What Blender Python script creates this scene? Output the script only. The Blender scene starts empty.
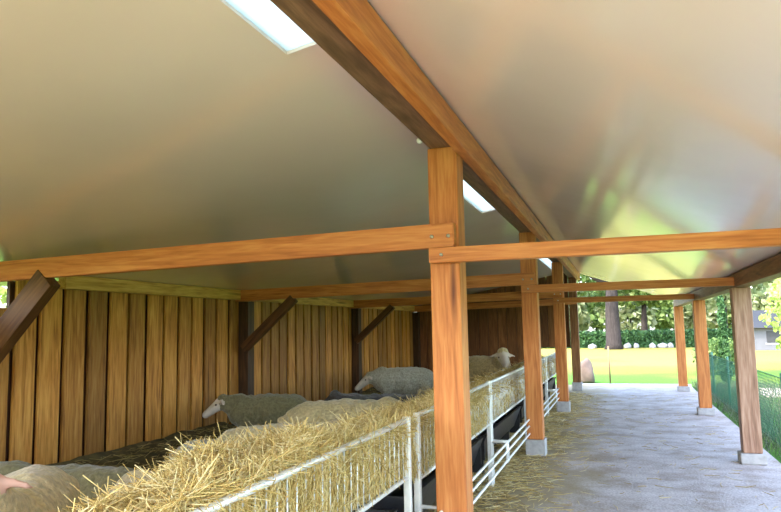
import bpy, bmesh, math, random
import numpy as np
from mathutils import Vector, Matrix, noise
random.seed(7); RNG = np.random.default_rng(7)
C = bpy.context.scene.collection
PI = math.pi
# ------------------------------------------------------------------ dimensions (metres)
FR = [4.46 + 4.46*k for k in range(4)]          # the four timber frames
XL, XR, XW, W = -1.064, 1.365, -5.268, .2
YS, YE = -.6, 18.2                               # roof start / end
SL, SR = .19, .34                                # roof pitches
def zl(x): return 2.2 + SL*(x+5.2)
def zr(x): return 2.915 - SR*(x+.885)

# ------------------------------------------------------------------ materials
def new_mat(name):
    m = bpy.data.materials.new(name); m.use_nodes = True
    nt = m.node_tree; b = nt.nodes['Principled BSDF']
    return m, nt, b
def N(nt, t, **kw):
    n = nt.nodes.new(t)
    for k, v in kw.items():
        if k.startswith('i_'): n.inputs[k[2:].replace('_', ' ')].default_value = v
        else: setattr(n, k, v)
    return n
def ramp(nt, src, stops):
    r = nt.nodes.new('ShaderNodeValToRGB'); e = r.color_ramp.elements
    while len(e) < len(stops): e.new(.5)
    for x, (p, c) in zip(e, stops): x.position = p; x.color = (*c, 1)
    nt.links.new(src, r.inputs['Fac']); return r.outputs['Color']
def bump(nt, b, src, s, d=.02):
    n = nt.nodes.new('ShaderNodeBump'); n.inputs['Strength'].default_value = s; n.inputs['Distance'].default_value = d
    nt.links.new(src, n.inputs['Height']); nt.links.new(n.outputs['Normal'], b.inputs['Normal'])
def simple(name, col, rough=.6, metal=0, var=.12, scale=8, spec=.5):
    m, nt, b = new_mat(name)
    t = N(nt, 'ShaderNodeTexCoord'); n = N(nt, 'ShaderNodeTexNoise', i_Scale=scale, i_Detail=5.)
    nt.links.new(t.outputs['Object'], n.inputs['Vector'])
    nt.links.new(ramp(nt, n.outputs['Fac'], [(.3, tuple(c*(1-var) for c in col)), (.7, tuple(min(1, c*(1+var)) for c in col))]), b.inputs['Base Color'])
    b.inputs['Roughness'].default_value = rough; b.inputs['Metallic'].default_value = metal
    b.inputs['Specular IOR Level'].default_value = spec
    bump(nt, b, n.outputs['Fac'], .15)
    return m
def wood(name, axis, dark, mid, light, rough=.5, spec=.35, knots=True, island=False):
    m, nt, b = new_mat(name)
    t = N(nt, 'ShaderNodeTexCoord'); mp = N(nt, 'ShaderNodeMapping')
    s = [9, 9, 9]; s['xyz'.index(axis)] = .7; mp.inputs['Scale'].default_value = s
    oi = N(nt, 'ShaderNodeObjectInfo')
    ad = N(nt, 'ShaderNodeVectorMath', operation='ADD')
    mu = N(nt, 'ShaderNodeVectorMath', operation='SCALE'); mu.inputs['Scale'].default_value = 13
    cb = N(nt, 'ShaderNodeCombineXYZ')
    rnd = oi.outputs['Random']
    if island:
        ge = N(nt, 'ShaderNodeNewGeometry'); rnd = ge.outputs['Random Per Island']
    for k in 'XYZ': nt.links.new(rnd, cb.inputs[k])
    nt.links.new(cb.outputs[0], mu.inputs[0])
    nt.links.new(t.outputs['Object'], mp.inputs['Vector'])
    nt.links.new(mp.outputs[0], ad.inputs[0]); nt.links.new(mu.outputs[0], ad.inputs[1])
    n1 = N(nt, 'ShaderNodeTexNoise', i_Scale=1.6, i_Detail=7., i_Distortion=1.4); nt.links.new(ad.outputs[0], n1.inputs['Vector'])
    n2 = N(nt, 'ShaderNodeTexNoise', i_Scale=7., i_Detail=4., i_Distortion=.3); nt.links.new(ad.outputs[0], n2.inputs['Vector'])
    mx = N(nt, 'ShaderNodeMath', operation='MULTIPLY_ADD'); mx.inputs[1].default_value = .35
    nt.links.new(n2.outputs['Fac'], mx.inputs[0]); 
    sub = N(nt, 'ShaderNodeMath', operation='MULTIPLY'); sub.inputs[1].default_value = .65
    nt.links.new(n1.outputs['Fac'], sub.inputs[0]); nt.links.new(sub.outputs[0], mx.inputs[2])
    col = ramp(nt, mx.outputs[0], [(.33, dark), (.5, mid), (.66, light)])
    if knots:
        v = N(nt, 'ShaderNodeTexVoronoi', i_Scale=.55); nt.links.new(ad.outputs[0], v.inputs['Vector'])
        kr = ramp(nt, v.outputs['Distance'], [(.03, (.35, .28, .22)), (.13, (1, 1, 1))])
        mm = N(nt, 'ShaderNodeMix', data_type='RGBA', blend_type='MULTIPLY'); mm.inputs['Factor'].default_value = 1
        nt.links.new(col, mm.inputs[6]); nt.links.new(kr, mm.inputs[7]); col = mm.outputs[2]
    if island:
        hv = N(nt, 'ShaderNodeHueSaturation')
        mr = N(nt, 'ShaderNodeMapRange'); mr.inputs['To Min'].default_value = .6; mr.inputs['To Max'].default_value = 1.3
        nt.links.new(rnd, mr.inputs['Value']); nt.links.new(mr.outputs[0], hv.inputs['Value'])
        nt.links.new(col, hv.inputs['Color']); col = hv.outputs[0]
    nt.links.new(col, b.inputs['Base Color'])
    b.inputs['Roughness'].default_value = rough; b.inputs['Specular IOR Level'].default_value = spec
    bump(nt, b, mx.outputs[0], .25, .01)
    return m
OR = ((.38, .105, .022), (.56, .185, .045), (.68, .28, .08))
M = {}
for a in 'xyz': M['orange_'+a] = wood('stained_timber_'+a, a, *OR)
BR = ((.10, .04, .014), (.22, .09, .03), (.34, .16, .06))
for a in 'xyz': M['brown_'+a] = wood('brown_timber_'+a, a, *BR)
M['dark_z'] = wood('dark_timber', 'z', (.022, .010, .005), (.055, .024, .010), (.10, .045, .018))  # dark stain, pushed near black to carry the low light at left
M['brace_z'] = wood('shaded_brace_timber', 'z', (.05, .020, .008), (.12, .048, .016), (.19, .085, .03))  # brown timber darkened: the dimness at far left is put into the colour
M['dull_y'] = wood('dull_timber', 'y', (.09, .05, .025), (.18, .10, .055), (.28, .16, .09))
GD = ((.42, .19, .04), (.66, .36, .09), (.80, .50, .16))
M['gold_y'] = wood('golden_timber', 'y', *GD)
M['post_grey'] = wood('weathered_timber', 'z', (.17, .08, .045), (.34, .18, .11), (.50, .30, .20))
M['plank'] = wood('plank_wood', 'z', (.24, .085, .014), (.50, .22, .04), (.64, .34, .085), rough=.55, island=True)
M['plank_dark'] = wood('dark_plank_wood', 'z', (.03, .008, .004), (.06, .017, .007), (.09, .03, .012), rough=.6)
M['endplank'] = wood('end_wall_wood', 'z', (.10, .035, .01), (.20, .075, .022), (.28, .12, .04), rough=.55, island=True)

# ceiling sheet: satin off-white metal
m, nt, b = new_mat('satin_sheet')
t = N(nt, 'ShaderNodeTexCoord'); n = N(nt, 'ShaderNodeTexNoise', i_Scale=.7, i_Detail=3.)
nt.links.new(t.outputs['Object'], n.inputs['Vector'])
nt.links.new(ramp(nt, n.outputs['Fac'], [(.3, (.85, .695, .63)), (.7, (.90, .75, .69))]), b.inputs['Base Color'])
b.inputs['Roughness'].default_value = .2; b.inputs['Specular IOR Level'].default_value = 1.; b.inputs['Coat Weight'].default_value = .5; b.inputs['Coat Roughness'].default_value = .1
mp = N(nt, 'ShaderNodeMapping'); mp.inputs['Scale'].default_value = (1.5, .9, 1); nt.links.new(t.outputs['Object'], mp.inputs['Vector'])
n2 = N(nt, 'ShaderNodeTexNoise', i_Scale=1.3, i_Detail=2.); nt.links.new(mp.outputs[0], n2.inputs['Vector'])
bump(nt, b, n2.outputs['Fac'], .25, .03); M['sheet'] = m

# translucent rooflight
m, nt, b = new_mat('rooflight_sheet')
tr = N(nt, 'ShaderNodeBsdfTranslucent'); tr.inputs['Color'].default_value = (.52, .62, .62, 1)
gl = N(nt, 'ShaderNodeBsdfDiffuse'); gl.inputs['Color'].default_value = (.7, .74, .74, 1)
mx = N(nt, 'ShaderNodeMixShader'); mx.inputs[0].default_value = .3
nt.links.new(tr.outputs[0], mx.inputs[1]); nt.links.new(gl.outputs[0], mx.inputs[2])
nt.links.new(mx.outputs[0], nt.nodes['Material Output'].inputs['Surface']); M['rooflight'] = m

# path
m, nt, b = new_mat('path_gravel')
t = N(nt, 'ShaderNodeTexCoord')
n = N(nt, 'ShaderNodeTexNoise', i_Scale=2.2, i_Detail=8., i_Roughness=.65); nt.links.new(t.outputs['Object'], n.inputs['Vector'])
v = N(nt, 'ShaderNodeTexNoise', i_Scale=42., i_Detail=4.); nt.links.new(t.outputs['Object'], v.inputs['Vector'])
c1 = ramp(nt, n.outputs['Fac'], [(.36, (.36, .285, .23)), (.5, (.51, .435, .39)), (.64, (.62, .55, .51))])
c2 = ramp(nt, v.outputs['Fac'], [(.35, (.62, .60, .58)), (.6, (1, 1, 1))])
mm = N(nt, 'ShaderNodeMix', data_type='RGBA', blend_type='MULTIPLY'); mm.inputs['Factor'].default_value = .8
nt.links.new(c1, mm.inputs[6]); nt.links.new(c2, mm.inputs[7])
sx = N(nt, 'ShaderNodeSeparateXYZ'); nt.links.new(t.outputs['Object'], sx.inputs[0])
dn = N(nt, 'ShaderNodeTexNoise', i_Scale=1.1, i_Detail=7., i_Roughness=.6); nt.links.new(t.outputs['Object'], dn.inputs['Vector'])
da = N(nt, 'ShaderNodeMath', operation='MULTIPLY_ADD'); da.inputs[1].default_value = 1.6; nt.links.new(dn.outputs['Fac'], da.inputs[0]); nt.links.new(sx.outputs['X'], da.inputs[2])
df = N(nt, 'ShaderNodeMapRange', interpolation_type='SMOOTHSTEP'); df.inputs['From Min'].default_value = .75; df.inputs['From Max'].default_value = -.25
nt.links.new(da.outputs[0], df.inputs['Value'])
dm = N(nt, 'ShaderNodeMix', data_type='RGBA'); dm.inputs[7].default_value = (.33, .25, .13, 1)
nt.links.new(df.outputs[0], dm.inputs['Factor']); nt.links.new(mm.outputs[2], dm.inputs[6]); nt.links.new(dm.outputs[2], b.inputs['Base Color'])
b.inputs['Roughness'].default_value = .75; bump(nt, b, v.outputs['Fac'], .5, .02); M['path'] = m

# lawn
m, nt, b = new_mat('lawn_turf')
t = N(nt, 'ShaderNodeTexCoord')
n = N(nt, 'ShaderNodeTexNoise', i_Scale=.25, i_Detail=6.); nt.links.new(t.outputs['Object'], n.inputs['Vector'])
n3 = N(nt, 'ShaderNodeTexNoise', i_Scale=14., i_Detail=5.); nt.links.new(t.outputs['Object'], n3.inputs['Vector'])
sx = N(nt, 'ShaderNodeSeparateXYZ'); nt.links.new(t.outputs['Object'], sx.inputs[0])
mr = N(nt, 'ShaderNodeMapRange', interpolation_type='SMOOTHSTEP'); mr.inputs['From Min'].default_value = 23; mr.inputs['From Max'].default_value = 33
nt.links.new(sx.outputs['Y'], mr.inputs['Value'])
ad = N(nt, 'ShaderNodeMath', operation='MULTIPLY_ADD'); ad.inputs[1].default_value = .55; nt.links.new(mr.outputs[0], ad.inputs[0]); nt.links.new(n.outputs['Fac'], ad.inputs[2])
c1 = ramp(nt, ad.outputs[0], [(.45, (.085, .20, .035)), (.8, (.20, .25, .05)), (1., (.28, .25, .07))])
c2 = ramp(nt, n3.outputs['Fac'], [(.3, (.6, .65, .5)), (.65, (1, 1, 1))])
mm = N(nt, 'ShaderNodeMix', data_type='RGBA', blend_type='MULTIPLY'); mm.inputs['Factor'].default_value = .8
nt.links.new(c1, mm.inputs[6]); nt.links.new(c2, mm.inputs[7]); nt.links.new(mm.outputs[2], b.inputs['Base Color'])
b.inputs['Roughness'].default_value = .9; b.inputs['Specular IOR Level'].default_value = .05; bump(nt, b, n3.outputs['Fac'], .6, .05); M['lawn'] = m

def island_mat(name, stops, rough=.7, trans=0.):
    m, nt, b = new_mat(name)
    g = N(nt, 'ShaderNodeNewGeometry'); c = ramp(nt, g.outputs['Random Per Island'], stops)
    nt.links.new(c, b.inputs['Base Color']); b.inputs['Roughness'].default_value = rough; b.inputs['Specular IOR Level'].default_value = .25
    if trans:
        tr = N(nt, 'ShaderNodeBsdfTranslucent'); nt.links.new(c, tr.inputs['Color'])
        mx = N(nt, 'ShaderNodeMixShader'); mx.inputs[0].default_value = trans
        nt.links.new(b.outputs[0], mx.inputs[1]); nt.links.new(tr.outputs[0], mx.inputs[2])
        nt.links.new(mx.outputs[0], nt.nodes['Material Output'].inputs['Surface'])
    return m
M['straw'] = island_mat('straw', [(0, (.40, .26, .07)), (.35, (.66, .47, .16)), (.7, (.80, .62, .26)), (1, (.88, .76, .44))], .6, .15)
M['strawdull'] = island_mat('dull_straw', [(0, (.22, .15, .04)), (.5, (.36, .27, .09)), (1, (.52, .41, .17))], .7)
m, nt, b = new_mat('packed_hay')
t = N(nt, 'ShaderNodeTexCoord'); n = N(nt, 'ShaderNodeTexNoise', i_Scale=30., i_Detail=6., i_Distortion=2.); nt.links.new(t.outputs['Object'], n.inputs['Vector'])
nt.links.new(ramp(nt, n.outputs['Fac'], [(.3, (.24, .15, .035)), (.5, (.52, .36, .11)), (.7, (.72, .54, .21))]), b.inputs['Base Color'])
b.inputs['Roughness'].default_value = .85; bump(nt, b, n.outputs['Fac'], 1., .04); M['hay'] = m
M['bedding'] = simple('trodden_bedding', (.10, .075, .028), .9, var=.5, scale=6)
M['galv'] = simple('galvanised_steel', (.72, .72, .70), .38, .55, .08, 20)
M['galvwhite'] = simple('pale_galvanised_tube', (.80, .79, .75), .4, .2, .06, 20)
M['black'] = simple('black_plastic', (.022, .023, .028), .35, 0, .2, 12)
M['concrete'] = simple('concrete_block', (.42, .40, .38), .85, 0, .15, 18)
M['kerb'] = simple('pale_kerb_stone', (.62, .60, .57), .8, 0, .1, 6)
M['green_wire'] = simple('green_coated_wire', (.045, .16, .10), .45, 0, .1, 5)
M['iron'] = simple('dark_iron', (.10, .09, .08), .45, .7, .1, 30)
M['zinc'] = simple('zinc_bolt', (.55, .52, .48), .35, .8, .1, 30)
M['ceramic'] = simple('white_ceramic', (.8, .8, .78), .2, 0, .03, 5)
M['bark'] = wood('bark', 'z', (.016, .013, .012), (.032, .026, .025), (.06, .05, .047), .9, .2, False)
M['stake'] = simple('stake_wood', (.22, .14, .08), .8)
M['stone'] = simple('pale_stone', (.30, .29, .29), .8, 0, .1, 3)
M['boulder'] = simple('boulder_stone', (.15, .11, .09), .9, 0, .3, 4)
M['wall_paint'] = simple('grey_render', (.10, .105, .12), .8, 0, .06, 2)
M['slate'] = simple('dark_slate', (.022, .024, .028), .6, 0, .2, 6)
M['fpath'] = simple('sandy_path', (.58, .50, .42), .9, 0, .12, 2)
M['leaf_mid'] = island_mat('leaf_mid', [(0, (.07, .13, .035)), (.5, (.13, .21, .06)), (1, (.24, .33, .11))], .6, .45)
M['leaf_dark'] = island_mat('leaf_dark', [(0, (.02, .06, .02)), (.5, (.045, .11, .035)), (1, (.08, .17, .05))], .6, .15)
M['leaf_pale'] = island_mat('leaf_pale', [(0, (.19, .26, .11)), (.5, (.32, .38, .20)), (1, (.5, .54, .36))], .6, .5)
M['leaf_yellow'] = island_mat('leaf_yellow', [(0, (.25, .34, .06)), (.5, (.38, .47, .11)), (1, (.55, .60, .24))], .6, .5)
M['grass'] = island_mat('grass_blade', [(0, (.09, .125, .07)), (.5, (.17, .21, .13)), (1, (.30, .33, .23))], .7, .3)
def fleece_mat(name, col):
    m, nt, b = new_mat(name)
    t = N(nt, 'ShaderNodeTexCoord'); n = N(nt, 'ShaderNodeTexNoise', i_Scale=38., i_Detail=6., i_Distortion=.2)
    nt.links.new(t.outputs['Object'], n.inputs['Vector'])
    nt.links.new(ramp(nt, n.outputs['Fac'], [(.3, tuple(c*.62 for c in col)), (.62, col)]), b.inputs['Base Color'])
    b.inputs['Roughness'].default_value = 1; b.inputs['Specular IOR Level'].default_value = .1
    b.inputs['Sheen Weight'].default_value = .3
    bump(nt, b, n.outputs['Fac'], .5, .02); return m
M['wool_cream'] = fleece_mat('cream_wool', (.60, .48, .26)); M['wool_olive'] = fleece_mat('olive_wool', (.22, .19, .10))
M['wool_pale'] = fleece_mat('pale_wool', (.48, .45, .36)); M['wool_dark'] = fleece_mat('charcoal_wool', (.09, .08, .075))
M['face_pale'] = simple('pale_face', (.60, .52, .44), .8, 0, .1, 12, .2)
M['face_pink'] = simple('pink_face', (.56, .32, .24), .8, 0, .1, 12, .2)
M['face_dark'] = simple('dark_face', (.06, .05, .045), .8, 0, .1, 12, .2)
M['eye'] = simple('sheep_eye', (.01, .008, .006), .15)

# ------------------------------------------------------------------ object helpers
def tag(o, label=None, cat=None, group=None, kind=None):
    if label: o['label'] = label
    if cat: o['category'] = cat
    if group: o['group'] = group
    if kind: o['kind'] = kind
    return o
def empty(name, loc, rz=0.):
    o = bpy.data.objects.new(name, None); o.location = loc; o.rotation_euler.z = rz; o.empty_display_size = .1
    C.objects.link(o); return o
def link(name, me, mat, parent=None, smooth=False):
    for mm in (mat if isinstance(mat, (list, tuple)) else [mat]): me.materials.append(mm)
    if smooth:
        me.polygons.foreach_set('use_smooth', [True]*len(me.polygons))
    o = bpy.data.objects.new(name, me); C.objects.link(o)
    if parent: o.parent = parent
    return o
def from_bm(name, bm, mat, parent=None, smooth=False):
    me = bpy.data.meshes.new(name); bmesh.ops.recalc_face_normals(bm, faces=bm.faces[:]); bm.to_mesh(me); bm.free()
    return link(name, me, mat, parent, smooth)
def add_box(bm, lo, hi, bev=0.):
    r = bmesh.ops.create_cube(bm, size=1)
    vs = r['verts']
    for v in vs:
        v.co = Vector([(lo[i]+hi[i])/2 + v.co[i]*(hi[i]-lo[i]) for i in range(3)])
    if bev:
        es = list({e for v in vs for e in v.link_edges})
        bmesh.ops.bevel(bm, geom=es, offset=bev, segments=2, affect='EDGES', profile=.6)
def add_tube(bm, pts, r, seg=10):
    pts = [Vector(p) for p in pts]; rings = []
    for i, p in enumerate(pts):
        d = (pts[min(i+1, len(pts)-1)] - pts[max(i-1, 0)]).normalized()
        a = d.orthogonal().normalized() if i == 0 else (rings_a - d*rings_a.dot(d)).normalized()
        rings_a = a; c = d.cross(a)
        rr = r[i] if isinstance(r, (list, tuple)) else r
        rings.append([bm.verts.new(p + (a*math.cos(2*PI*k/seg) + c*math.sin(2*PI*k/seg))*rr) for k in range(seg)])
    for A, B in zip(rings, rings[1:]):
        for k in range(seg): bm.faces.new((A[k], A[(k+1) % seg], B[(k+1) % seg], B[k]))
    bm.faces.new(rings[0][::-1]); bm.faces.new(rings[-1])
def add_quadbox(bm, c, hi):   # 8 corners: bottom four, top four (same order)
    v = [bm.verts.new(p) for p in c]
    for f in ((3, 2, 1, 0), (4, 5, 6, 7), (0, 1, 5, 4), (1, 2, 6, 5), (2, 3, 7, 6), (3, 0, 4, 7)): bm.faces.new([v[i] for i in f])
def box(name, lo, hi, mat, parent=None, bev=.006, origin=None):
    """box in world (or parent) space; the mesh origin sits at the base centre"""
    o = origin or ((lo[0]+hi[0])/2, (lo[1]+hi[1])/2, lo[2])
    bm = bmesh.new(); add_box(bm, [lo[i]-o[i] for i in range(3)], [hi[i]-o[i] for i in range(3)], bev)
    ob = from_bm(name, bm, mat, parent); ob.location = o; return ob
def tube(name, pts, r, mat, parent=None, seg=10):
    bm = bmesh.new(); add_tube(bm, pts, r, seg); return from_bm(name, bm, mat, parent, True)
def mesh_np(name, verts, faces, mat, parent=None, smooth=False):
    me = bpy.data.meshes.new(name); nv = len(verts); nf = len(faces); k = faces.shape[1]
    me.vertices.add(nv); me.vertices.foreach_set('co', np.asarray(verts, np.float32).ravel())
    me.loops.add(nf*k); me.loops.foreach_set('vertex_index', np.asarray(faces, np.int32).ravel())
    me.polygons.add(nf); me.polygons.foreach_set('loop_start', np.arange(0, nf*k, k, dtype=np.int32))
    me.update(calc_edges=True); me.validate()
    return link(name, me, mat, parent, smooth)
def unit(v): return v/np.maximum(np.linalg.norm(v, axis=-1, keepdims=True), 1e-9)
def straw_geo(P, D, L, R, bend=.25):
    """thin three-sided straws: centre P, direction D, length L, radius R"""
    n = len(P); D = unit(D); a = unit(np.cross(D, RNG.normal(size=(n, 3)))); c = np.cross(D, a)
    bd = RNG.normal(size=(n, 3))*bend
    V = np.zeros((n, 9, 3))
    for i, s in enumerate((-.5, 0, .5)):
        ctr = P + D*(L*s)[:, None] + bd*(L*(s*s))[:, None]
        for k in range(3):
            t = 2*PI*k/3; V[:, i*3+k] = ctr + (a*math.cos(t)+c*math.sin(t))*(R*(1 if i < 2 else .6))[:, None]
    f = []
    for i in range(2):
        for k in range(3): f.append((i*3+k, i*3+(k+1) % 3, i*3+3+(k+1) % 3, i*3+3+k))
    F = (np.array(f)[None]+(np.arange(n)*9)[:, None, None]).reshape(-1, 4)
    return V.reshape(-1, 3), F
def leaf_geo(P, S, up=.3):
    """folded leaf sprigs: two quads meeting on a midrib"""
    n = len(P); D = unit(RNG.normal(size=(n, 3))+np.array([0, 0, -up])); a = unit(np.cross(D, RNG.normal(size=(n, 3)))); c = np.cross(D, a)
    S = S[:, None]; V = np.zeros((n, 6, 3))
    V[:, 0] = P-D*S*.5; V[:, 1] = P+D*S*.5
    V[:, 2] = P-D*S*.2+a*S*.34+c*S*.1; V[:, 3] = P+D*S*.25+a*S*.26+c*S*.1
    V[:, 4] = P-D*S*.2-a*S*.34+c*S*.1; V[:, 5] = P+D*S*.25-a*S*.26+c*S*.1
    F = (np.array([(0, 2, 3, 1), (0, 1, 5, 4)])[None]+(np.arange(n)*6)[:, None, None]).reshape(-1, 4)
    return V.reshape(-1, 3), F
def nz(x, y, s, seed=0): return noise.noise(Vector((x*s, y*s, seed*7.3)))

# ------------------------------------------------------------------ the ground
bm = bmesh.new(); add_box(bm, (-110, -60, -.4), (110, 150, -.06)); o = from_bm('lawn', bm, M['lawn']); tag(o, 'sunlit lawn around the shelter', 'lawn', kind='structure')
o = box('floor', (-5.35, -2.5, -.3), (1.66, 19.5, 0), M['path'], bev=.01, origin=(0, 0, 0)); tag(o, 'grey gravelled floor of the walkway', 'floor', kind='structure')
o = box('trim_1', (-1.3, 19.5, -.3), (1.7, 19.72, .015), M['kerb'], bev=.015); tag(o, 'pale kerb between walkway and lawn', 'kerb', kind='structure')
bm = bmesh.new(); add_box(bm, (3.0, 17.2, -.2), (40, 19.4, -.045)); o = from_bm('path', bm, M['fpath']); tag(o, 'sandy path crossing the lawn on the right', 'path', kind='structure')

# ------------------------------------------------------------------ roof (the ceiling) and rooflights
def slab(bm, x0, x1, y0, y1, zf, t=.06):
    add_quadbox(bm, [(x0, y0, zf(x0)), (x1, y0, zf(x1)), (x1, y1, zf(x1)), (x0, y1, zf(x0)),
                     (x0, y0, zf(x0)+t), (x1, y0, zf(x1)+t), (x1, y1, zf(x1)+t), (x0, y1, zf(x0)+t)], 0)
SKY = [(-.2, 2.85), (5.85, 7.8), (13.6, 16.9)]
X0, X1 = -1.44, -1.13
bm = bmesh.new(); slab(bm, -5.75, X0, YS, YE, zl); y = YS
for a, b_ in SKY: slab(bm, X0, X1, y, a, zl); y = b_
slab(bm, X0, X1, y, YE, zl); slab(bm, X1, -.97, YS, YE, zl)
o = from_bm('ceiling', bm, M['sheet']); tag(o, 'smooth beige ceiling sloping over the sheep pen', 'ceiling', kind='structure')
bm = bmesh.new(); slab(bm, -.965, 1.64, YS, YE, zr); o = from_bm('ceiling', bm, M['sheet']); tag(o, 'smooth beige ceiling sloping over the walkway', 'ceiling', kind='structure')
for i, (a, b_) in enumerate(SKY):
    bm = bmesh.new(); slab(bm, X0, X1, a, b_, lambda x: zl(x)+.015, .03)
    o = from_bm(f'window_{i+1}', bm, M['rooflight']); tag(o, 'translucent rooflight beside the ridge beam', 'rooflight', kind='structure')

# ------------------------------------------------------------------ walls
def plank_wall(name, planks, mat, back, label):
    """planks: list of (x0,x1,y0,y1,z0,z1) boxes"""
    bm = bmesh.new()
    for lo, hi in planks: add_box(bm, lo, hi, .006)
    o = from_bm(name, bm, mat); tag(o, label, 'wall', kind='structure')
    bm = bmesh.new()
    for lo, hi in back: add_box(bm, lo, hi)
    from_bm('backing_boards', bm, M['plank_dark'], o)
    return o
pl = []; y = -.5; k = 0
while y < 17.95:
    w = .225 + .05*random.random(); top = 2.13
    if y < 4.86: top = 1.86
    elif y < 5.4: top = 2.14
    dx = .012*random.random()
    pl.append(((XW-.045+dx, y, .0), (XW-.01+dx, min(y+w, 17.96), top))); y += w+.05+.015*random.random()
plank_wall('wall_left', pl, M['plank'], [((XW-.085, -.5, 0), (XW-.05, 4.9, 1.85)), ((XW-.085, 4.9, 0), (XW-.05, 17.96, 2.11))], 'upright golden brown planks closing the pen')
pl = []; x = -5.2; YW = 17.98
while x < -1.2:
    w = min(.22+.06*random.random(), -1.17-x); z0 = 1.06 if x > -2.12 else 0.
    pl.append(((x, YW, z0), (x+w, YW+.035, zl(x+w)+.03))); x += w+.012
plank_wall('wall_back', pl, M['endplank'], [((-5.2+.31*k_, YW+.04, 0), (-4.89+.31*k_, YW+.07, zl(-4.89+.31*k_)+.02)) for k_ in range(10)] + [((-2.1, YW+.04, 1.06), (-1.2, YW+.07, 2.79))], 'dark brown plank end wall of the pen')

# ------------------------------------------------------------------ timber frame
def timber(name, lo, hi, mat, label, cat, group=None, bev=.008):
    o = empty(name, ((lo[0]+hi[0])/2, (lo[1]+hi[1])/2, lo[2])); tag(o, label, cat, group)
    l = o.location; p = box('shaft' if 'post' in name else 'timber', [lo[i]-l[i] for i in range(3)], [hi[i]-l[i] for i in range(3)], mat, o, bev)
    return o
LPL = ['orange square post nearest the camera, holding both front cross beams',
       'second orange post back along the feeding rack, on a grey foot',
       'third post back along the feeding rack, lit golden on its side',
       'dark end post of the feeding rack row, beside the far lawn']
RPL = ['thick weathered brown post at the right edge of the walkway, nearest on that side',
       'middle of the three visible orange brown posts along the green fence',
       'farthest post on the right, standing against the bright lawn']
for i, y in enumerate(FR):
    o = timber('timber_post', (XL-W/2, y-W/2, .2 if i else 0.06), (XL+W/2, y+W/2, 2.8), M['orange_z' if i < 3 else 'brown_z'], LPL[i], 'post', 'posts along the feeding rack', .012)
    b_ = box('concrete_foot', (-.12, -.12, -o.location.z), (.12, .12, 0), M['concrete'], o, .01); b_['label'] = 'grey concrete foot'
    if i:
        o2 = timber('timber_post', (XR-W/2, y-W/2, .12), (XR+W/2, y+W/2, 2.0), M['post_grey' if i == 1 else 'orange_z'], RPL[i-1], 'post', 'posts along the fence', .012)
        b_ = box('concrete_foot', (-.135, -.135, -.12), (.135, .135, 0), M['concrete'], o2, .015); b_['label'] = 'grey concrete foot'
o2 = None
# tie beams
TL = ['front orange cross beam running left over the pen', 'second cross beam over the pen, behind the nearest post', 'third cross beam over the pen, far back', 'last cross beam over the pen, at the end wall']
TR = ['front orange cross beam over the walkway, bolted to the nearest post', 'second cross beam over the walkway, ending on the thick weathered post', 'third thin looking cross beam over the walkway']
for i, y in enumerate(FR):
    y0, y1 = y-W/2-.085, y-W/2-.001
    o = empty('cross_beam', (-3.1, (y0+y1)/2, 2.04)); tag(o, TL[i], 'beam', 'cross beams over the pen')
    bm = bmesh.new(); xa, xb = XW-.0-(-3.1), XL+.085+3.1; t = (y1-y0)/2
    add_quadbox(bm, [(xa, -t, .0), (xb, -t, .082), (xb, t, .082), (xa, t, .0), (xa, -t, .16), (xb, -t, .237), (xb, t, .237), (xa, t, .16)], 0)
    bmesh.ops.bevel(bm, geom=bm.edges[:], offset=.007, segments=2, affect='EDGES')
    from_bm('timber', bm, M['orange_x'], o)
    for dx in (-.06, .05):
        tube('bolt', [(XL+3.1+dx, -t-.012, .15), (XL+3.1+dx, -t+.01, .15)], .012, M['zinc'], o, 8)
    if i < 3:
        o = empty('cross_beam', (.06, (y0+y1)/2, 2.02)); tag(o, TR[i], 'beam', 'cross beams over the walkway')
        xa, xb = XL-W/2+.015-.06, (1.285 if i else 1.285)-.06
        box('timber', (xa, -t, 0), (xb, t, .098), M['orange_x'], o, .006)
        tube('bolt', [(XL-.06, -t-.012, .05), (XL-.06, -t+.01, .05)], .011, M['zinc'], o, 8)
# long beams
o = timber('ridge_beam', (-1.15, YS+.1, 2.8), (-.99, YE-.1, 2.955), M['dull_y'], 'dark brown long beam sitting on the post tops', 'beam')
kb = bmesh.new(); bmesh.ops.create_uvsphere(kb, u_segments=12, v_segments=8, radius=.022)
k_ = from_bm('knob', kb, M['ceramic'], o, True); k_.location = (-.105, 4.22-o.location.y, .02); k_['label'] = 'small white round knob'
timber('ridge_beam', (-.962, YS+.1, 2.746), (-.885, YE-.1, 2.905), M['orange_y'], 'golden orange long beam bolted beside the post tops', 'beam')
timber('eave_beam', (1.285, YS+.1, 2.0), (1.44, YE-.1, 2.155), M['brown_y'], 'brown long beam on the right hand posts under the roof edge', 'beam')
o = timber('wall_plate', (-5.265, 5.42, 2.06), (-5.17, 17.9, 2.2), M['gold_y'], 'pale golden rail along the top of the plank wall', 'rail')
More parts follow.
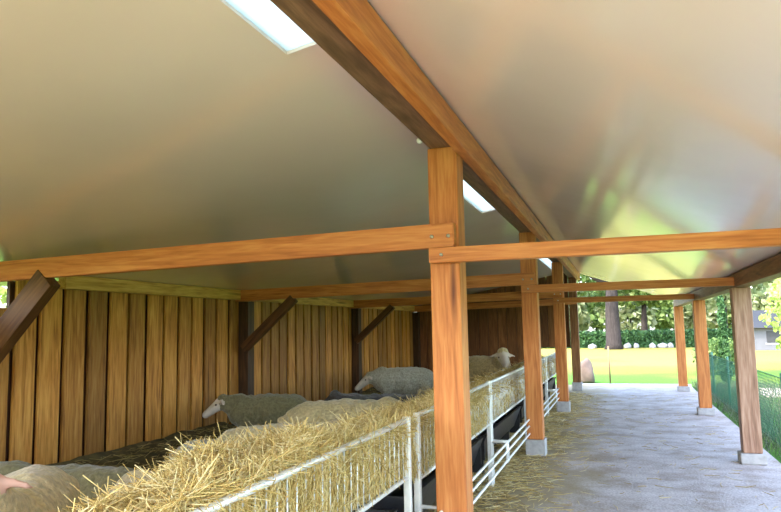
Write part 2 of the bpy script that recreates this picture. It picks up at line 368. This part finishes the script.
# wall posts and braces
WPL = ['wall post at the near end of the plank wall', 'dark wall post behind the standing olive sheep', 'dark middle wall post of the plank wall', 'dark corner post where plank wall meets end wall']
BRL = ['nearest slanting brace, at the left edge', 'second slanting brace, rising right from the dark wall post', 'third slanting brace, far back on the plank wall', '']
for i, y in enumerate(FR):
    yo = 0 if i else -.29
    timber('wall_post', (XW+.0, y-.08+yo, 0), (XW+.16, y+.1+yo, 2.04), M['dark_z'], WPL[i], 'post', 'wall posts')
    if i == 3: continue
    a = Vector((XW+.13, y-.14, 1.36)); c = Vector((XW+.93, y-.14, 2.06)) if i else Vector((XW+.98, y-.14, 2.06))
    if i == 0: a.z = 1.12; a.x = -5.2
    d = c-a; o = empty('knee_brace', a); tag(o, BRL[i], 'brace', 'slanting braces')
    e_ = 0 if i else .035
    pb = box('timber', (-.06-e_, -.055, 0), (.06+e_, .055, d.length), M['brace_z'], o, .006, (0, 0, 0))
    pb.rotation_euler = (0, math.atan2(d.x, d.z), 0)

# ------------------------------------------------------------------ hay racks
SEC = [(1.35, 4.2), (4.42, 7.02), (7.1, 9.85), (9.95, 12.7), (12.8, 15.5)]
XF = -1.3
RL = ['galvanised hay rack nearest the camera, left of the front post', 'hay rack between the first and second orange posts', 'hay rack section just past the second orange post',
      'hay rack section beside the third post', 'last hay rack section before the end wall']
def rack(i, y0, y1):
    o = empty('hay_rack', (XF, y0, 0)); tag(o, RL[i], 'hay rack', 'hay racks'); L = y1-y0
    zb = .68 if i == 0 else .62; D = .62
    tube('top_rail', [(0, 0, 1.03), (0, L, 1.03)], .017, M['galv'], o, 12)
    tube('bottom_rail', [(0, 0, zb), (0, L, zb)], .014, M['galvwhite'], o, 10)
    tube('back_rail', [(-D, 0, .86), (-D, L, .86)], .016, M['galvwhite'], o, 10)
    for yy in (.0, L):
        box('leg', (-.022, yy-.022, .0), (.022, yy+.022, 1.05), M['galvwhite'], o, .006)
        box('leg', (-D-.02, yy-.02, .0), (-D+.02, yy+.02, .87), M['galv'], o, .006)
        tube('bracket', [(0.02, yy, .45), (.17, yy, .45), (.17, yy, .25)], .014, M['galvwhite'], o, 8)
    bm = bmesh.new(); n = int(L/.085)
    for k in range(1, n):
        yy = L*k/n; add_tube(bm, [(.0, yy, 1.02), (0, yy, zb), (-D*.5, yy, zb-.03), (-D, yy, zb+.0), (-D, yy, .86)], .0045, 5)
    from_bm('grille', bm, M['galv'], o, True)
for i, s in enumerate(SEC): rack(i, *s)
# low pipes along the foot of the racks
for j, z in enumerate((.44, .36, .27)):
    o = tube('foot_rail', [(XF+.17, 1.35, z), (XF+.17, 15.5, z)], .012, M['galvwhite'], None, 8)
    tag(o, ['uppermost', 'middle', 'lowest'][j]+' of the three thin pale pipes along the foot of the hay racks', 'pipe', 'thin pipes below the hay racks')
# black troughs
TRL = ['black feed trough under the nearest hay rack', 'black feed trough under the rack between first and second posts', 'black feed trough under the rack past the second post', 'black feed trough under the rack beside the third post', 'black feed trough under the last rack']
for i, (y0, y1) in enumerate(SEC):
    o = empty('feed_trough', (XF-.3, (y0+y1)/2, 0)); tag(o, TRL[i], 'trough', 'black feed troughs'); h = (y1-y0)/2-.06
    bm = bmesh.new(); prof = [(-.22, .5), (-.12, .26), (.12, .26), (.22, .5), (.25, .5), (.14, .23), (-.14, .23), (-.25, .5)]
    A = [bm.verts.new((x, -h, z)) for x, z in prof]; B = [bm.verts.new((x, h, z)) for x, z in prof]
    for k in range(8): bm.faces.new((A[k], A[(k+1) % 8], B[(k+1) % 8], B[k]))
    for R_ in (A, B):
        bm.faces.new((R_[0], R_[1], R_[6], R_[7])); bm.faces.new((R_[1], R_[2], R_[5], R_[6])); bm.faces.new((R_[2], R_[3], R_[4], R_[5]))
    from_bm('basin', bm, M['black'], o)
    for yy in (-h, h): box('end_panel', (-.22, yy-.012, .24), (.22, yy+.012, .49), M['black'], o, .003)
    for yy in (-h*.7, h*.7): box('stand', (-.13, yy-.03, 0), (.13, yy+.03, .232), M['black'], o, .004)

# hay in the racks
def prof_w(y):   # how far the hay reaches to the left
    return float(np.interp(y, [1.3, 1.8, 2.3, 2.9, 3.3, 3.8, 4.4, 5.0, 6.0, 8, 15.5], [.26, .34, .50, .70, .60, .46, .44, .48, .46, .56, .56]))
def prof_h(y):
    return float(np.interp(y, [1.3, 2.2, 2.9, 3.7, 5.0, 6.5, 8, 12, 15.5], [1.02, 1.03, 1.05, .985, .985, .95, .9, .9, .9])) + .03*nz(y, 0, 1.7, 3)
def zbot(y): return .70 if y < 4.25 else .64
ys = np.arange(1.38, 15.5, .07); NU = 26; V = []; HS = []
def hay_pt(y, u):   # u 0 front bottom -> 1 left bottom
    w, h, zb = prof_w(y), prof_h(y), zbot(y); ft = float(np.interp(y, [5.6, 7], [1.03, .93]))
    if u < .3:
        t = u/.3; x = XF-.012; z = zb+(ft-zb)*t; nrm = (1, 0, .05)
    else:
        t = (u-.3)/.7; a = t*PI
        x = XF-.012-w*(1-math.cos(a))/2; z = ft+(h-ft)*math.sin(a)**.8*1.6 if t < .5 else ft+(h-ft)*1.6*math.sin(a)**.8-(ft-zb)*max(0, (t-.62)/.38)**1.5
        nrm = (-math.cos(a)*.0+(.2 if t < .3 else -.5*t), 0, 1)
    d = .075*nz(y*1., u*4, 2.6, 1)+.045*nz(y, u*6, 7, 2)-.01
    return Vector((x+(min(d, .02)*.3 if u < .3 else 0), y, z+(d if u > .3 else 0))), Vector(nrm).normalized()
for y in ys:
    for k in range(NU): V.append(hay_pt(y, k/(NU-1))[0])
n = len(ys); F = [(i*NU+k, i*NU+k+1, (i+1)*NU+k+1, (i+1)*NU+k) for i in range(n-1) for k in range(NU-1)]
F += [(i*NU+NU-1, i*NU, (i+1)*NU, (i+1)*NU+NU-1) for i in range(n-1)]
o = mesh_np('hay', np.array(V), np.array(F), M['hay'], None, True); tag(o, 'heap of golden hay filling the racks', 'hay', kind='stuff'); hay = o
P, D, L, R = [], [], [], []
def hs(n_, ya, yb, lmin, lmax, r):
    for _ in range(n_):
        y = random.uniform(ya, yb); u = random.choice((random.uniform(0, .3), random.uniform(.36, .85), random.uniform(.36, .9)))
        p, nr = hay_pt(y, u); l = random.uniform(lmin, lmax)
        if u < .3:
            d = Vector((random.gauss(0, .12), random.gauss(0, .55), random.gauss(0, 1))); p.x += random.uniform(-.012, .022)
            l *= .8; p.z = min(max(p.z, zbot(y)+l*.35), 1.04 if y < 6 else .96)
        else:
            d = Vector((random.gauss(0, 1), random.gauss(0, 1), random.gauss(0, .45)+(.4 if random.random() < .25 else 0)))
            p += nr*random.uniform(-.01, .05)
        P.append(p); D.append(d); L.append(l); R.append(r*random.uniform(.6, 1.3))
hs(25000, 1.5, 6.9, .07, .24, .0019); hs(6000, 6.9, 15.4, .09, .24, .0034)
V, F = straw_geo(np.array(P), np.array(D), np.array(L), np.array(R))
mesh_np('loose_stalks', V, F, M['straw'], hay)

# pen bedding
def bed_z(x, y):
    e = max(0, 1-(x-XW)/.75); return .16+.22*e**1.2*(1 if y < 8.5 else .7)+.05*nz(x, y, 1.6, 5)+.03*nz(x, y, 5, 6)
xs = np.linspace(XW+.025, -1.75, 46); ys = np.linspace(-.4, 17.9, 150)
V = [(x, y, bed_z(x, y)) for y in ys for x in xs]; nx = len(xs)
F = [(j*nx+i, j*nx+i+1, (j+1)*nx+i+1, (j+1)*nx+i) for j in range(len(ys)-1) for i in range(nx-1)]
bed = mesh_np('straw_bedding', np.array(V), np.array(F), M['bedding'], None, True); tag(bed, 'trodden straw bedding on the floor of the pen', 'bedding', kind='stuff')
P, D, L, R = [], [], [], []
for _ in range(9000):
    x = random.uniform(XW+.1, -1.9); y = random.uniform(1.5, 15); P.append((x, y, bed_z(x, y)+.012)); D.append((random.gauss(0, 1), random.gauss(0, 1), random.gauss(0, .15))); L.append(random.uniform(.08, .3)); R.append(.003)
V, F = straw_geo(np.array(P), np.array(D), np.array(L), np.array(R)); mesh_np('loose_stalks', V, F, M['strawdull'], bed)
# straw on the walkway
P, D, L, R = [], [], [], []
for _ in range(8500):
    y = random.uniform(2.2, 17); x = -1.6+abs(random.gauss(0, .42))
    if random.random() < .035: x = random.uniform(-1, 1.5)
    if x > 1.5: continue
    P.append((x, y, .006+.05*max(0, (-.7-x))*random.random())); D.append((random.gauss(0, 1), random.gauss(0, 1), random.gauss(0, .05))); L.append(random.uniform(.05, .22)); R.append(.0028)
V, F = straw_geo(np.array(P), np.array(D), np.array(L), np.array(R), .15)
o = mesh_np('straw_litter', V, F, M['straw']); tag(o, 'straw scattered on the floor beside the racks', 'straw', kind='stuff')

# ------------------------------------------------------------------ sheep
dg = None
def remeshed(name, spheres, voxel, mats, seed, amp):
    """one continuous body: tapered chains of spheres fused into a single skin"""
    bm = bmesh.new()
    for (c, r, sc, tg) in spheres:
        res = bmesh.ops.create_icosphere(bm, subdivisions=2, radius=1)
        for v in res['verts']: v.co = Vector((c[0]+v.co.x*r*sc[0], c[1]+v.co.y*r*sc[1], c[2]+v.co.z*r*sc[2]))
    me = bpy.data.meshes.new('tmp'); bm.to_mesh(me); bm.free()
    ob = bpy.data.objects.new('tmp', me); C.objects.link(ob)
    rm = ob.modifiers.new('r', 'REMESH'); rm.mode = 'VOXEL'; rm.voxel_size = voxel
    sm = ob.modifiers.new('s', 'SMOOTH'); sm.factor = .5; sm.iterations = 3
    d = bpy.context.evaluated_depsgraph_get(); out = bpy.data.meshes.new_from_object(ob.evaluated_get(d))
    bpy.data.objects.remove(ob)
    cs = np.array([s[0] for s in spheres]); rs = np.array([s[1] for s in spheres]); tg = np.array([s[3] for s in spheres])
    for v in out.vertices:
        k = np.argmin(np.linalg.norm(cs-np.array(v.co), axis=1)-rs)
        if tg[k] == 0:
            q = v.co*9+Vector((seed, seed*2, 0)); v.co += v.normal*(amp*(noise.noise(q)+.6*noise.noise(q*2.3)))
    out.name = name; out.materials.clear()
    ids = []
    for f in out.polygons:
        k = np.argmin(np.linalg.norm(cs-np.array(f.center), axis=1)-rs); ids.append(int(tg[k]))
    for m_ in mats: out.materials.append(m_)
    out.polygons.foreach_set('material_index', ids); out.polygons.foreach_set('use_smooth', [True]*len(ids))
    o = bpy.data.objects.new(name, out); C.objects.link(o); return o
def chain(a, b, ra, rb, tg, n=5, sc=(1, 1, 1)):
    return [((a[0]+(b[0]-a[0])*t, a[1]+(b[1]-a[1])*t, a[2]+(b[2]-a[2])*t), ra+(rb-ra)*t, sc, tg) for t in [i/(n-1) for i in range(n)]]
def sheep(x, y, ang, label, wool='wool_cream', face='face_pale', pose='stand', hyaw=0., hdrop=0., s=1., z=None, seed=0):
    dz = 0 if pose == 'stand' else -.25
    S = []
    S += chain((-.40, 0, .50+dz), (-.05, 0, .49+dz), .235, .265, 0, 4, (1, 1.0, 1))
    S += chain((-.05, 0, .49+dz), (.30, 0, .51+dz), .265, .225, 0, 4)
    S += chain((-.47, 0, .52+dz), (-.52, 0, .46+dz), .16, .13, 0, 3)
    nb = Vector((.34, 0, .60+dz)); hd = Vector((math.cos(hyaw), math.sin(hyaw), 0))
    hc = nb + hd*.26 + Vector((0, 0, .17-hdrop)); mz = hc + hd*.20 + Vector((0, 0, -.12-hdrop*.2))
    S += chain(nb, nb.lerp(hc, .8), .165, .105, 0, 5)
    S += chain(hc, mz, .088, .052, 1, 6)
    S += [(tuple(hc+Vector((0, 0, .05))-hd*.03), .085, (1, 1, 1), 0)]
    sd = Vector((-hd.y, hd.x, 0))
    for q in (-1, 1): S += chain(hc+sd*q*.07+Vector((0, 0, .03))-hd*.02, hc+sd*q*.19+Vector((0, 0, -.005))-hd*.05, .032, .018, 1, 5)
    S += chain((-.64, 0, .56+dz), (-.69, 0, .30+dz), .045, .026, 0, 5)
    for q in (-1, 1):
        if pose == 'stand':
            S += chain((-.40, q*.13, .42), (-.33, q*.14, .30), .13, .07, 0, 4); S += chain((-.33, q*.14, .30), (-.43, q*.13, .2), .06, .036, 1, 4)
            S += chain((-.43, q*.13, .2), (-.40, q*.13, .03), .036, .032, 1, 6)
            S += chain((.28, q*.12, .40), (.30, q*.12, .24), .10, .045, 0, 4); S += chain((.30, q*.12, .24), (.29, q*.12, .03), .04, .032, 1, 6)
        else:
            S += chain((-.38, q*.20, .17), (-.12, q*.26, .08), .14, .05, 0, 5); S += chain((-.12, q*.26, .06), (-.30, q*.30, .045), .04, .032, 1, 5)
            S += chain((.26, q*.16, .16), (.44, q*.18, .07), .10, .045, 0, 5); S += chain((.44, q*.18, .06), (.26, q*.22, .045), .04, .032, 1, 5)
    b_ = remeshed('body', S, .021, [M[wool], M[face]], seed+1, .012)
    zz = bed_z(x, y)-.015 if z is None else z
    o = empty('sheep', (x, y, zz), ang); o.scale = (s, s, s); tag(o, label, 'sheep', 'sheep in the pen'); b_.parent = o
    for q in (-1, 1):
        eb = bmesh.new(); bmesh.ops.create_uvsphere(eb, u_segments=10, v_segments=8, radius=.014)
        e = from_bm('eye', eb, M['eye'], o, True); e.location = hc + sd*q*.068 + hd*.055 + Vector((0, 0, -.012))
    return o
R_ = math.radians
sheep(-2.84, 2.71, R_(305), 'cream sheep with a pinkish ear in the bottom left corner', 'wool_cream', 'face_pink', 'stand', -.15, -.04, 1.06, seed=1)
sheep(-2.54, 3.18, R_(123), 'cream sheep beside the near hay, only its back showing', 'wool_cream', 'face_pale', 'stand', 0, .3, .9, seed=2)
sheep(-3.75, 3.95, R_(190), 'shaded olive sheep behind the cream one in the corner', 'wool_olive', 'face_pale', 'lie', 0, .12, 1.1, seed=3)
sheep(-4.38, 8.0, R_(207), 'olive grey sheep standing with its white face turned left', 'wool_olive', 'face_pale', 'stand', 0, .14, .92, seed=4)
sheep(-2.72, 5.45, R_(25), 'low pale sheep back lying in front of the standing olive sheep', 'wool_cream', 'face_pale', 'lie', .3, .2, 1.1, z=.27, seed=5)
sheep(-3.5, 5.75, R_(18), 'pale sheep lying low between the hay and the standing olive sheep, below its head', 'wool_pale', 'face_pale', 'lie', 0, .15, .85, z=.2, seed=6)
sheep(-2.75, 6.9, R_(20), 'cream sheep lying just right of the standing olive sheep', 'wool_cream', 'face_pale', 'lie', 0, .2, 1.15, z=.3, seed=7)
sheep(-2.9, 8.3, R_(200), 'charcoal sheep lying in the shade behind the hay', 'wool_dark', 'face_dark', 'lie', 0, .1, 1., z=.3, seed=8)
sheep(-3.8, 12.0, R_(207), 'pale sheep standing far back left of the front post, head low', 'wool_pale', 'face_pale', 'stand', 0, .22, 1.0, seed=9)
sheep(-2.5, 13.3, R_(-40), 'cream sheep seen right of the front post, looking this way', 'wool_cream', 'face_pale', 'stand', -.5, .02, 1.25, seed=10)

# ------------------------------------------------------------------ fence on the right
XFN = 1.92
f = empty('mesh_fence', (XFN, 3, -.06)); tag(f, 'green wire mesh fence running along the right of the walkway', 'fence')
bm = bmesh.new(); yl = 16.5; h = .92; st = .085; k = -h
def prism(bm, a, b_, r):
    add_tube(bm, [a, b_], r, 3)
while k < yl:
    for sg in (1, -1):
        a = [k, 0.03]; e = [k+h, h+.03]
        if sg < 0: a[1], e[1] = e[1], a[1]
        def cl(p, q):
            if p[0] < 0: t = -p[0]/(q[0]-p[0]); p = [0, p[1]+(q[1]-p[1])*t]
            if q[0] > yl: t = (yl-p[0])/(q[0]-p[0]); q = [yl, p[1]+(q[1]-p[1])*t]
            return p, q
        a, e = cl(a, e)
        if e[0]-a[0] > .01: prism(bm, (0, a[0], a[1]), (0, e[0], e[1]), .003)
    k += st
from_bm('wire_mesh', bm, M['green_wire'], f)
for z in (.06, .94): tube('line_wire', [(0, 0, z), (0, yl, z)], .004, M['green_wire'], f, 6)
for k in range(8): tube('post', [(.03, k*yl/7, 0), (.03, k*yl/7, 1.0)], .022, M['green_wire'], f, 8)

# ------------------------------------------------------------------ plants
def blob(n, ells):
    """points in the outer shell of a set of ellipsoids"""
    vol = np.array([e[1][0]*e[1][1]*e[1][2] for e in ells])**(2/3); vol /= vol.sum(); out = []
    for (c, r), q in zip(ells, vol):
        m_ = int(n*q)+1; d = unit(RNG.normal(size=(m_, 3))); t = RNG.uniform(.72, 1.04, size=(m_, 1))
        out.append(np.array(c)+d*np.array(r)*t)
    return np.concatenate(out)
def ground_z(): return -.06
def leafy(name, label, cat, loc, ells, n, size, mat, trunk=None, branches=(), group=None):
    o = empty(name, (*loc, -.06)); tag(o, label, cat, group)
    P = blob(n, ells); P = P[P[:, 2] > .02]; S = RNG.uniform(.6, 1.3, len(P))*size
    V, F = leaf_geo(P, S); mesh_np('crown' if trunk else 'foliage', V, F, M[mat], o)
    if trunk:
        hgt, r = trunk; tube('trunk', [(0, 0, -.05), (.02, 0, .4), (0, .05, hgt*.5), (.1, 0, hgt)], [r*1.35, r*1.05, r*.9, r*.7], M['bark'], o, 12)
        for b_ in branches: tube('branch', [(0, 0, hgt*.8), tuple(b_)], [r*.5, r*.15], M['bark'], o, 8)
    return o
def cloud(cx, cy, cz, rx, ry, rz, n, r, seed):
    rg = np.random.default_rng(seed); out = []
    for _ in range(n):
        d = unit(rg.normal(size=3)); q = np.array([cx, cy, cz])+d*np.array([rx, ry, rz])*rg.uniform(.5, 1)
        k = r*rg.uniform(.7, 1.3); out.append((tuple(q), (k, k, k*.75)))
    return out
leafy('park_tree', 'big tree with a thick dark trunk in the middle of the far lawn', 'tree', (-.42, 49), cloud(0, 0, 8.2, 6.5, 4, 3.2, 22, 2.0, 1), 5200, .50, 'leaf_pale', (5.2, .5), ((4, 0, 7), (-4, 1, 7.2), (1, -3, 7.5)), 'trees beyond the lawn')
leafy('park_tree', 'tall green tree behind the hedge, left of the thick trunk', 'tree', (-9, 76), cloud(0, 0, 8, 6, 4, 4.5, 22, 2.3, 2), 4200, .6, 'leaf_mid', (4.5, .35), (), 'trees beyond the lawn')
leafy('park_tree', 'green tree behind the hedge, right of the thick trunk', 'tree', (2.6, 80), cloud(0, 0, 7, 5.5, 4, 4.2, 22, 2.1, 3), 4200, .6, 'leaf_mid', (4, .35), (), 'trees beyond the lawn')
leafy('park_tree', 'pale green tree seen between the far right posts', 'tree', (8.8, 67), cloud(0, 0, 7, 5, 4, 4, 20, 2.0, 4), 4000, .55, 'leaf_pale', (4, .3), (), 'trees beyond the lawn')
leafy('park_tree', 'green tree behind the small grey house', 'tree', (18, 62), cloud(0, 0, 8, 6, 4, 5, 24, 2.3, 5), 4600, .6, 'leaf_mid', (4.5, .35), (), 'trees beyond the lawn')
leafy('park_tree', 'dark leafy tree above the house roof, right of the weathered post', 'tree', (12.2, 54.5), cloud(0, 0, 8, 5, 3, 2.6, 16, 1.6, 6), 3200, .5, 'leaf_mid', (5.5, .25), (), 'trees beyond the lawn')
leafy('shrub', 'yellow green sunlit bush at the right edge of the picture', 'bush', (5.6, 22.5), cloud(0, 0, 1.7, 1.25, 1.2, 1.5, 22, .6, 7), 5000, .15, 'leaf_yellow')
leafy('slim_conifer', 'slim dark conifer beyond the fence, between the right posts', 'conifer', (2.75, 21.3), [((0, 0, .3+.36*k), (.15-.012*k, .15-.012*k, .34)) for k in range(6)], 2600, .09, 'leaf_dark')
leafy('shrub', 'yellow green bush outside the gap at the top of the plank wall', 'bush', (-8.3, 7.7), cloud(0, 0, 2.2, 1.8, 2.2, 1.4, 18, .8, 8), 2600, .2, 'leaf_yellow')
leafy('shrub', 'low green shrub on the lawn beyond the mesh fence', 'bush', (3.1, 24.5), cloud(0, 0, .6, .5, .8, .4, 12, .4, 9), 1800, .12, 'leaf_mid')
# hedge
o = empty('hedge', (3, 53, -.06)); tag(o, 'long clipped dark green hedge across the far side of the lawn', 'hedge')
P = RNG.uniform((-26, -.8, .0), (26, .8, 1.1), size=(26000, 3)); q = RNG.random(len(P)); P[q < .6, 1] = -.8+RNG.normal(size=(q < .6).sum())*.06; P[q > .82, 2] = 1.1+RNG.normal(size=(q > .82).sum())*.07
V, F = leaf_geo(P, RNG.uniform(.14, .28, len(P))); mesh_np('foliage', V, F, M['leaf_dark'], o)
bm = bmesh.new(); add_box(bm, (-26, -.72, 0), (26, .72, 1.0)); from_bm('inner_twigs', bm, M['leaf_dark'], o)
# tall tree belt behind
P = []; 
for k in range(16):
    x = -22+3.9*k+random.uniform(-1, 1); y_ = 89+11*(k % 2)+random.uniform(-1, 1); hgt = random.uniform(7, 10)
    leafy('belt_tree', 'tree in the green belt far behind the hedge', 'tree', (x, y_), cloud(0, 0, hgt*.55, 2.6, 2, hgt*.42, 10, 1.9, 40+k), 1300, .85, 'leaf_mid' if k % 2 else 'leaf_pale', (hgt*.4, .22), (), 'tree belt behind the hedge')
# grass right of the fence
P, D, L, R = [], [], [], []
for _ in range(9000):
    x = 1.72+abs(random.gauss(0, 1.5)); y_ = random.uniform(5, 20.5)
    l = random.uniform(.06, .2); P.append((x, y_, -.06+l*.42)); D.append((random.gauss(0, .35), random.gauss(0, .35), 1)); L.append(l); R.append(.0035)
V, F = straw_geo(np.array(P), np.array(D), np.array(L), np.array(R), .3); o = mesh_np('grass', V, F, M['grass']); tag(o, 'rough grass along the mesh fence', 'grass', kind='stuff')

# ------------------------------------------------------------------ small things on the lawn
def rock(name, loc, r, mat, label, cat, seed, group=None):
    bm = bmesh.new(); bmesh.ops.create_icosphere(bm, subdivisions=3, radius=1)
    for v in bm.verts:
        q = v.co*1.3+Vector((seed, 0, 0)); d = 1+.28*noise.noise(q)+.1*noise.noise(q*2.6); v.co = Vector((v.co.x*r[0]*d, v.co.y*r[1]*d, max(v.co.z*r[2]*d, -.45*r[2])))
    o = from_bm(name, bm, mat, None, True); o.location = (loc[0], loc[1], -.06+.44*r[2]); tag(o, label, cat, group); return o
o = tube('stake', [(-.32, 20.6, -.1), (-.33, 20.6, 1.0)], .024, M['stake'], None, 8); tag(o, 'thin brown stake standing alone in the lawn', 'stake')
rock('boulder', (-.98, 20.9), (.24, .3, .48), M['boulder'], 'grey brown boulder on the lawn beside the dark end post', 'boulder', 3)
for k, (x, w_) in enumerate(((-2.3, .5), (.6, .45), (1.3, .35), (2.6, .4), (3.4, .6), (4.0, .35))):
    rock('pale_stone', (x*.82, 51.4), (w_*.55, .25, .24), M['stone'], ['pale stone left of the big trunk', 'pale stone just right of the big trunk', 'second pale stone right of the big trunk', 'pale stone under the middle of the hedge', 'wide pale stone near the last right post', 'small pale stone nearest the last right post'][k]+', at the hedge foot', 'stone', 10+k, 'pale stones along the hedge')
hse = empty('house', (9.4, 45, -.45)); tag(hse, 'small grey house with a dark roof behind the yellow green bush', 'house')
box('wall', (-2.2, 0, 0), (2.2, 4, 1.75), M['wall_paint'], hse, .02)
bm = bmesh.new(); A = [bm.verts.new(p) for p in ((-2.5, -.4, 1.7), (2.5, -.4, 1.7), (2.5, 4.4, 1.7), (-2.5, 4.4, 1.7))]; B = [bm.verts.new(p) for p in ((-2.3, 2, 2.75), (2.3, 2, 2.75))]
for fc in ((A[0], A[1], B[1], B[0]), (A[2], A[3], B[0], B[1]), (A[1], A[2], B[1]), (A[3], A[0], B[0]), (A[3], A[2], A[1], A[0])): bm.faces.new(fc)
from_bm('roof', bm, M['slate'], hse)
w_ = box('window', (-1.3, -.04, .8), (-.5, .02, 1.5), M['slate'], hse, .01)
box('window_frame', (-.46, -.02, -.06), (.46, .0, 0.0), M['ceramic'], w_, .004)
box('door', (.4, -.04, 0), (1.2, .02, 1.6), M['green_wire'], hse, .01)

# ------------------------------------------------------------------ light, sky, camera
w = bpy.data.worlds.new('sky'); bpy.context.scene.world = w; w.use_nodes = True; nt = w.node_tree
sk = nt.nodes.new('ShaderNodeTexSky'); sk.sky_type = 'NISHITA'; sk.sun_disc = False; sk.sun_elevation = R_(52); sk.sun_rotation = R_(215); sk.dust_density = 2.5; sk.air_density = 1.; sk.ozone_density = 1.
bg = nt.nodes['Background']; nt.links.new(sk.outputs[0], bg.inputs['Color']); bg.inputs['Strength'].default_value = .62
sl = bpy.data.lights.new('sun', 'SUN'); sl.energy = 2.6; sl.angle = R_(1.2); sl.color = (1, .89, .74)
so = bpy.data.objects.new('sun', sl); C.objects.link(so)
az = R_(215); el = R_(52)     # towards the sun, measured from +Y clockwise
sd = Vector((math.sin(az)*math.cos(el), math.cos(az)*math.cos(el), math.sin(el)))
so.rotation_euler = sd.to_track_quat('Z', 'Y').to_euler(); so.location = (-6, -8, 12)
cd = bpy.data.cameras.new('camera'); cd.sensor_width = 36; cd.lens = 685.86*36/781; cd.clip_end = 400
co = bpy.data.objects.new('camera', cd); C.objects.link(co)
fw = Vector((-.31118238, .94443212, .10589378)); rt = Vector((.94893427, .31486405, -.01960554)); up = Vector((.05185824, -.09438534, .99418415))
co.matrix_world = Matrix(((rt.x, up.x, -fw.x, 0), (rt.y, up.y, -fw.y, 0), (rt.z, up.z, -fw.z, 1.6), (0, 0, 0, 1)))
sc = bpy.context.scene; sc.camera = co
sc.view_settings.view_transform = 'Standard'; sc.view_settings.look = 'None'; sc.view_settings.gamma = 1; sc.view_settings.exposure = 1.5
sc.view_settings.use_curve_mapping = False
sc.cycles.max_bounces = 10; sc.cycles.diffuse_bounces = 6; sc.cycles.use_denoising = True
